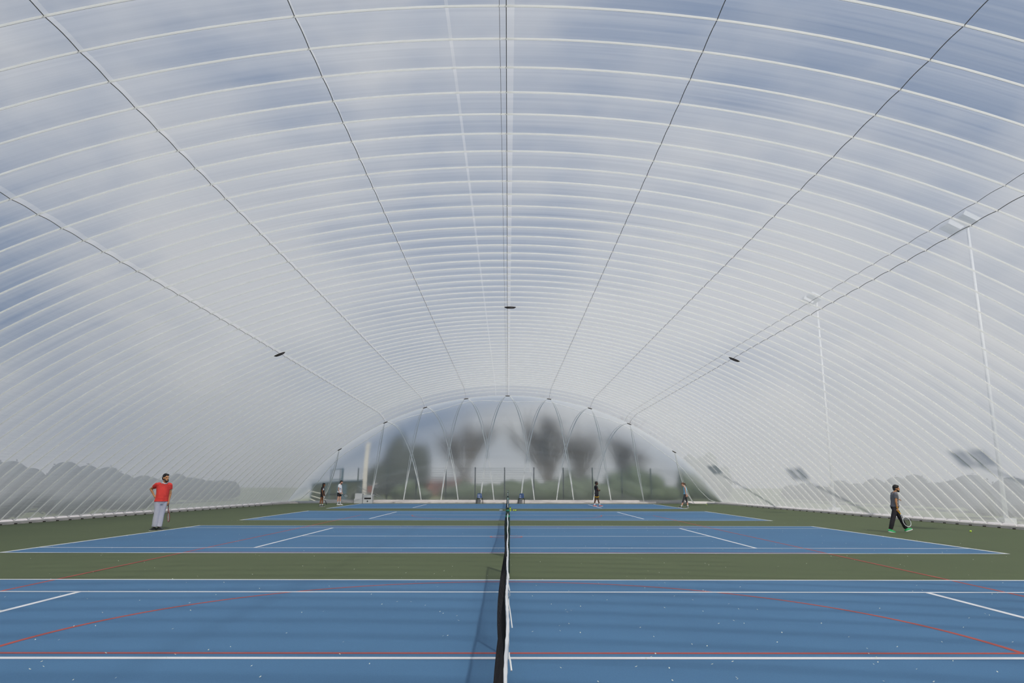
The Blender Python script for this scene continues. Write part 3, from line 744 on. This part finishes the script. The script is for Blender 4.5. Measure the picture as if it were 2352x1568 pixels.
# woman walking with head bowed
P = person((12.12, 49.5, 0), 'woman in pale blue top and dark capri leggings walking with head bowed', dict(
    head=(-.02, -.01, 1.585), neck=(.075, .0, 1.455), shL=(.10, -.15, 1.37), shR=(.15, .15, 1.37), elL=(.125, -.19, 1.08), wrL=(.165, -.19, .86), hdL=(.15, 0, -1), elR=(.26, .20, 1.10), wrR=(.31, .19, .88), hdR=(.1, 0, -1),
    hipL=(.12, -.08, .90), hipR=(.15, .08, .90), knL=(-.04, -.08, .50), anL=(-.19, -.08, .10), knR=(.235, .08, .49), anR=(.30, .08, .10), toeL=(-.97, 0, .12), toeR=(-.95, 0, -.12)),
    (-1, -.1), (-1, -.1, -.5), .98, M['skin_light'], .92, (.9, 1.2), {'L': (0, 1, 0), 'R': (0, -1, 0)}, True)
sh = shirt(P, M['sky_cloth'], .02, 0, 'pale_blue_top', .012, .006)
pants(P, M['capri_cloth'], 1.35, 'capri_leggings', .066, .056, .008)
shoes(P, M['black_shoe'], M['white_shoe'], M['white_cloth'], .09)
hair_cap(P, M['hair_brown'], 1.03)
hp = P['hp']
MB().cap(hp(0, -.10, .03), .030, hp(0, -.17, -.03), .034).cap(hp(0, -.17, -.03), .034, hp(0, -.17, -.22), .014).skin('ponytail', M['hair_brown'], P['b'], .009, 3)
racket(V((12.12, 49.5, 0))+V((.32, .18, .81)), (-.32, .05, -.93), (.75, .6, -.2), M['racket_black'], M['string_dark'], M['racket_black'], 'dark racket trailing behind the woman in pale blue')

# ------------------------------------------------------------------ blower cabinet at the end wall, left
bl = empty('air_blower_cabinet', (-11.62, 60.15, 0), 'pale grey air blower cabinet with a dark slot by the end wall', 'cabinet')
bd = MB().box((0, .15, .34), (.78, .62, .68)).build('body', M['cabinet'], bl)
MB().box((0, -.165, .40), (.56, .02, .12)).build('vent_slot', M['slot'], bl)
MB().lathe((0, 0, 0), [(.05, 0), (.05, .04), (.03, .06)], 14, V((0, -1, 0))).build('knob', M['cap'], bl, True, (0, -.165, .18))
MB().box((-.78, .15, .18), (.70, .6, .36)).build('low_duct_box', M['cabinet'], bl)
MB().box((-.78, .2, .58), (.62, .5, .44)).build('upper_duct_box', M['cabinet'], bl)

# ------------------------------------------------------------------ outside the film
g = MB().box((0, 90, -.16), (300, 420, .1)).build('outside_ground', M['grass']); tag(g, 'grass and paths outside the dome', kind='structure')
fe = empty('mesh_fence', (0, 61.95, 0), 'tall green mesh fence just outside the end wall', 'fence')
px = [-12.9+2.53*k for k in range(13)]
for x in px: MB().box((x, 0, 1.5), (.09, .07, 3.05)).build('fence_post', M['fence'], fe)
mb = MB()
for k in range(16): mb.bar((px[0], .05, .1+.19*k), (px[-1], .05, .1+.19*k), .010, .010)
for k in range(int((px[-1]-px[0])/.10)): mb.bar((px[0]+k*.10, .06, .05), (px[0]+k*.10, .06, 2.98), .0045, .0045)
mb.build('wire_mesh', M['fence'], fe)
ga = empty('gate_frame', (-14.6, 61.95, 0), 'blue-grey steel gate frame outside the far left corner', 'gate')
MB().box((.32, 0, 1.52), (.16, .12, 3.06)).build('gate_post', M['gate'], ga)
MB().box((-.72, 0, 1.52), (.07, .07, 3.06)).build('gate_post', M['gate'], ga)
MB().box((-.2, 0, 3.02), (1.1, .09, .10)).build('top_rail', M['gate'], ga); MB().box((-.2, 0, 2.05), (1.0, .06, .06)).build('cross_rail', M['gate'], ga)
MB().box((.12, .03, 1.5), (.06, .05, 2.9)).build('gate_leaf_stile', M['fence'], ga)
hu = empty('entrance_hut', (-15.3, 65.2, 0), 'dark olive entrance hut behind the far left corner', 'hut')
MB().box((0, 0, .95), (4.6, 2.2, 1.9)).build('body', M['hut'], hu)
MB().box((0, 0, 1.96), (4.8, 2.4, .12)).build('roof', M['gate'], hu)
MB().box((.55, -1.12, .85), (.9, .05, 1.65)).build('door', M['gate'], hu)
MB().box((1.7, -1.12, 1.1), (.8, .05, 1.0)).build('window_panel', M['hut'], hu)
for x in (-2.26, -.9, 2.26): MB().box((x, -1.12, .95), (.10, .06, 1.9)).build('corner_trim', M['gate'], hu)
rails = [((-17.05, 61.35, 1.12), (-15.5, 61.3, .72)), ((-16.7, 61.35, .62), (-15.4, 61.3, .25)), ((-16.8, 61.3, .35), (-15.6, 61.3, -.10))]
for k, (a, b) in enumerate(rails):
    tag(MB().tube([a, lerp(a, b, .5)-V((0, 0, .02)), b], .028, 6).build('guy_rope', M['rope']), ['topmost', 'middle', 'lowest'][k]+' of three white ropes outside the film behind the girl', 'rope', 'white guy ropes outside the film')
ropes = [((-12.75, 61.4, 1.40), (-10.35, 61.3, .20)), ((-12.5, 61.4, 1.02), (-10.9, 61.3, .28)), ((-13.1, 61.5, .95), (-11.6, 61.4, .30)), ((-12.2, 61.55, 1.75), (-11.3, 61.5, 1.35)), ((-11.2, 61.55, .75), (-9.75, 61.5, -.11))]
rl = ['longest white guy rope crossing the orange sign', 'white guy rope below the orange sign', 'white guy rope left of the orange sign', 'short white guy rope above the orange sign', 'white guy rope reaching the ground right of the grey cabinet']
for k, (a, b) in enumerate(ropes):
    tag(MB().tube([a, lerp(a, b, .5)-V((0, 0, .03)), b], .024, 6).build('guy_rope', M['rope']), rl[k], 'rope', 'white guy ropes outside the film')
sg = empty('warning_sign', (-11.75, 61.75, 0), 'orange board on two legs outside the end wall', 'sign')
MB().box((0, 0, 1.12), (.50, .04, .60)).build('board', M['orange'], sg)
for x in (-.14, .14): MB().box((x, .03, .45), (.05, .04, .9)).build('leg', M['mast'], sg)
MB().box((.42, .3, 1.45), (.40, .03, .40)).build('pale_back_board', M['cream'], sg)
tag(MB().box((-12.6, 63.6, 2.8), (.36, .1, 5.8)).build('pale_duct', M['cream']), 'pale upright duct behind the film beside the orange sign', 'duct')

# floodlight masts: their shadows fall on the right-hand film
def mast():
    r = empty('floodlight_mast', (0, 0, 0))
    MB().tube([(0, 0, 0), (0, 0, 6), (0, 0, 13.1)], [.09, .075, .06], 12).build('pole', M['mast'], r, True)
    MB().box((0, 0, .12), (.5, .5, .24)).build('base_plate', M['mast'], r)
    MB().bar((-.1, -.75, 13.05), (-.1, .75, 13.05), .10, .10).build('crossarm', M['mast'], r)
    for y in (-.55, .55):
        rot = Matrix.Rotation(.5, 3, 'Y')
        l = MB().box((-.35, y, 13.25), (.75, .72, .22), rot).build('floodlight', M['mast'], r)
        MB().bar((-.1, y, 13.05), (-.3, y, 13.25), .06, .06).build('bracket', M['mast'], l)
    return r
m0 = mast()
ms = [m0]+[dup(m0) for k in range(2)]
for o, (x, y), lb in zip(ms, [(20.9, 15.3), (20.9, 30.2), (19.8, 43.6)], ['floodlight mast outside the right wall, closest to the camera', 'floodlight mast outside the right wall beside the second court', 'floodlight mast outside the right wall beside the third court']):
    o.location = (x, y, 0); tag(o, lb, 'floodlight mast', 'floodlight masts outside the right wall')

# trees and shrubs outside
def bare_tree(loc, h, seed, label, spread=1.0, lean=0):
    R = random.Random(seed); r = empty('bare_tree', loc, label, 'tree', 'trees beyond the end wall')
    tr = MB(); br = MB()
    def grow_(p, d, ln, rad, dep):
        ln *= .55 if dep == 0 else 1
        q = p+d*ln*.5+V((R.uniform(-1, 1), R.uniform(-1, 1), 0))*ln*.08; e = q+(d+V((R.uniform(-1, 1), R.uniform(-1, 1), R.uniform(-.1, .4)))*.22).normalized()*ln*.5
        (tr if dep == 0 else br).tube([p, q, e], [rad, rad*.88, rad*.76], 7 if dep < 2 else 4, caps=False)
        if dep >= 5: return
        for k in range(3 if dep < 2 else 2):
            a = R.uniform(0, 2*PI) if dep else 2*PI*k/3+R.uniform(-.5, .5); sp = R.uniform(.35, .95)*spread
            nd = (d+V((math.cos(a), math.sin(a)*.7, R.uniform(.05, .5)))*sp*.72).normalized()
            st = lerp(q, e, R.random())
            grow_(st, nd, ln*(1.7 if dep == 0 else 1)*R.uniform(.72, .98), rad*R.uniform(.48, .66), dep+1)
        if dep < 4: grow_(e, (d+V((0, 0, .15))).normalized(), ln*(1.6 if dep == 0 else .8), rad*.7, dep+1)
    grow_(V((0, 0, -.2)), V((lean, 0, 1)).normalized(), h*.24, h*.036, 0)
    tr.build('trunk', M['bark'], r, True); br.build('branches', M['bark'], r)
    return r
bare_tree((4.8, 84, 0), 14.5, 3, 'big bare tree with spreading forked branches behind the end wall', 1.0)
bare_tree((-5.4, 94, 0), 14, 5, 'tall bare tree behind the middle of the end wall', .9)
bare_tree((9.6, 98, 0), 14, 17, 'bare tree behind and right of the big forked tree', .9)
bare_tree((14.6, 92, 0), 13, 8, 'bare tree farthest right, above the tall green shrub', .9, .1)
def shrub(loc, d, label, mt, n, seed, group='shrubs outside the dome', name='shrub', lumps=7):
    n *= 2
    R = random.Random(seed); r = empty(name, loc, label, 'tree' if 'tree' in name else 'shrub', group); d = V(d); lf = MB(); core = MB()
    L_ = []
    for k in range(lumps):
        u = -1+2*(k+.5)/lumps; hz = d.z*R.uniform(.55, 1.0)*(1-.35*u*u)
        L_.append((V((u*d.x*.38, R.uniform(-.2, .2)*d.y, hz*.5)), V((d.x/lumps*R.uniform(.8, 1.2), d.y*.4, hz*.5))))
    for c_, q_ in L_: core.ell(c_, q_*.97, nu=12, nv=8)
    core.skin('dense_core', mt, r, min(.22, max(.12, d.x*.03)), 2)
    for k in range(n):
        c_, q_ = R.choice(L_); t = R.uniform(0, 2*PI); z = R.uniform(-1, 1); e = math.sqrt(1-z*z)
        p = c_+V((e*math.cos(t)*q_.x, e*math.sin(t)*q_.y, z*q_.z))*R.uniform(.85, 1.06); p.z = max(.05, p.z)
        a = V((R.uniform(-1, 1), R.uniform(-1, 1), R.uniform(-1, 1))).normalized(); b = a.cross(V((R.uniform(-1, 1), R.uniform(-1, 1), .3))).normalized(); s = R.uniform(.05, .10)
        lf.add([p-a*s, p-b*s*.6, p+a*s, p+b*s*.6], [(0, 1, 2, 3)])
    lf.build('leaves', mt, r); return r
shrub((-12.3, 82, 0), (7.8, 5, 10.5), 'dense dark evergreen tree behind the left part of the end wall', M['pine'], 2200, 91, 'trees beyond the end wall', 'evergreen_tree', 6)
sl = ['tallest broad green shrub behind the right part of the end wall', 'rounded green shrub in the far right corner outside', 'green shrub behind the walking man in black',
      'olive shrub outside behind the right blue chair', 'low shrub outside behind the left blue chair', 'dark shrub outside behind the grey cabinet']
for k, (x, y, dx, dz) in enumerate([(13.2, 76, 7, 5.6), (20.3, 74, 6.5, 5.6), (7.4, 83, 5.4, 3.9), (2.2, 75, 4.6, 2.9), (-4.6, 76, 5.2, 2.6), (-9.6, 72, 4.5, 2.6)]):
    shrub((x, y, 0), (dx, 4, dz), sl[k], M['leaf'], 900, 40+k)
hedge = shrub((5.5, 68.6, 0), (27, 1.6, 2.5), 'long clipped hedge behind the mesh fence', M['leaf'], 2600, 77, 'hedge outside the dome', 'hedge', 22)
for k, y in enumerate((15, 21, 26.5, 32, 38, 44)):
    shrub((-22.8-.3*(k % 2), y, 0), (1.8, 4.3, 1.8+.2*((k*7) % 3)), ['first', 'second', 'third', 'fourth', 'fifth', 'sixth'][k]+' dark conifer shrub from the camera along the left wall outside', M['leaf_blue'], 1100, 60+k, 'conifer shrubs along the left wall')
for x, lb in ((-29, 'long hedge outside the left wall of the dome'), (30, 'long hedge outside the right wall of the dome')):
    h = shrub((x, 45, 0), (84, 2.6, 3.1 if x < 0 else 2.5), lb, M['leaf_blue'], 3000, 120+x, 'hedges beside the dome', 'hedge', 56); h.rotation_euler.z = PI/2
for k, y in enumerate((12, 18, 24, 30, 36)):
    shrub((25.2, y, 0), (2.0, 4.6, 1.5+.2*((k*5) % 3)), ['first', 'second', 'third', 'fourth', 'fifth'][k]+' low shrub from the camera along the right wall outside', M['leaf_blue'], 600, 80+k, 'shrubs along the right wall')
b = empty('brick_outbuilding', (-8.2, 104, 0), 'red brick outbuilding blurred behind the end wall left of centre', 'building')
MB().box((0, 0, 1.2), (6.0, 3, 2.4)).build('wall', M['brick'], b); MB().box((0, 0, 2.5), (6.4, 3.4, .2)).build('roof', M['gate'], b)
tag(MB().box((-1.45, 71.5, .80), (.95, .5, 1.80)).build('utility_box', M['cream']), 'pale utility box blurred behind the film right of the left chair', 'utility box')

# ------------------------------------------------------------------ sky and sun
w = bpy.data.worlds.new('world'); sc.world = w; w.use_nodes = True
nt = w.node_tree; nt.nodes.clear(); N = nt.nodes.new; L = nt.links.new
out = N('ShaderNodeOutputWorld'); bg = N('ShaderNodeBackground'); L(bg.outputs[0], out.inputs[0])
tc = N('ShaderNodeTexCoord'); mp = N('ShaderNodeMapping'); mp.inputs['Scale'].default_value = (1, 1, 1.8); mp.inputs['Location'].default_value = (1.2, 5.1, 3.3)
L(tc.outputs['Generated'], mp.inputs[0])
n = N('ShaderNodeTexNoise'); n.inputs['Scale'].default_value = 2.6; n.inputs['Detail'].default_value = 5; n.inputs['Roughness'].default_value = .5
L(mp.outputs[0], n.inputs['Vector'])
rp = N('ShaderNodeValToRGB'); e = rp.color_ramp.elements
e[0].position = .42; e[0].color = (.085, .215, .46, 1); e[1].position = .60; e[1].color = (.83, .84, .86, 1)
L(n.outputs['Fac'], rp.inputs[0])
sx = N('ShaderNodeSeparateXYZ'); L(tc.outputs['Generated'], sx.inputs[0])
hz = N('ShaderNodeMapRange'); hz.inputs['From Min'].default_value = .02; hz.inputs['From Max'].default_value = .17; hz.inputs['To Min'].default_value = 1; hz.inputs['To Max'].default_value = 0; L(sx.outputs['Z'], hz.inputs['Value'])
hm = N('ShaderNodeMix'); hm.data_type = 'RGBA'; L(hz.outputs[0], hm.inputs[0]); L(rp.outputs[0], hm.inputs[6]); hm.inputs[7].default_value = (.74, .76, .78, 1)
L(hm.outputs[2], bg.inputs[0]); bg.inputs[1].default_value = .72
su = bpy.data.lights.new('sun', 'SUN'); su.energy = 5.2; su.angle = math.radians(1.2); su.color = (1, .95, .87)
so = bpy.data.objects.new('sun', su); col.objects.link(so)
so.rotation_euler = V((.37, -.93, 1)).to_track_quat('Z', 'Y').to_euler()

sc.view_settings.view_transform = 'Standard'; sc.view_settings.look = 'None'; sc.view_settings.gamma = 1; sc.view_settings.use_curve_mapping = False
sc.view_settings.exposure = -0.13
sc.cycles.max_bounces = 10; sc.cycles.diffuse_bounces = 4; sc.cycles.transmission_bounces = 6; sc.cycles.transparent_max_bounces = 12
sc.cycles.use_denoising = True; sc.cycles.sample_clamp_indirect = 8
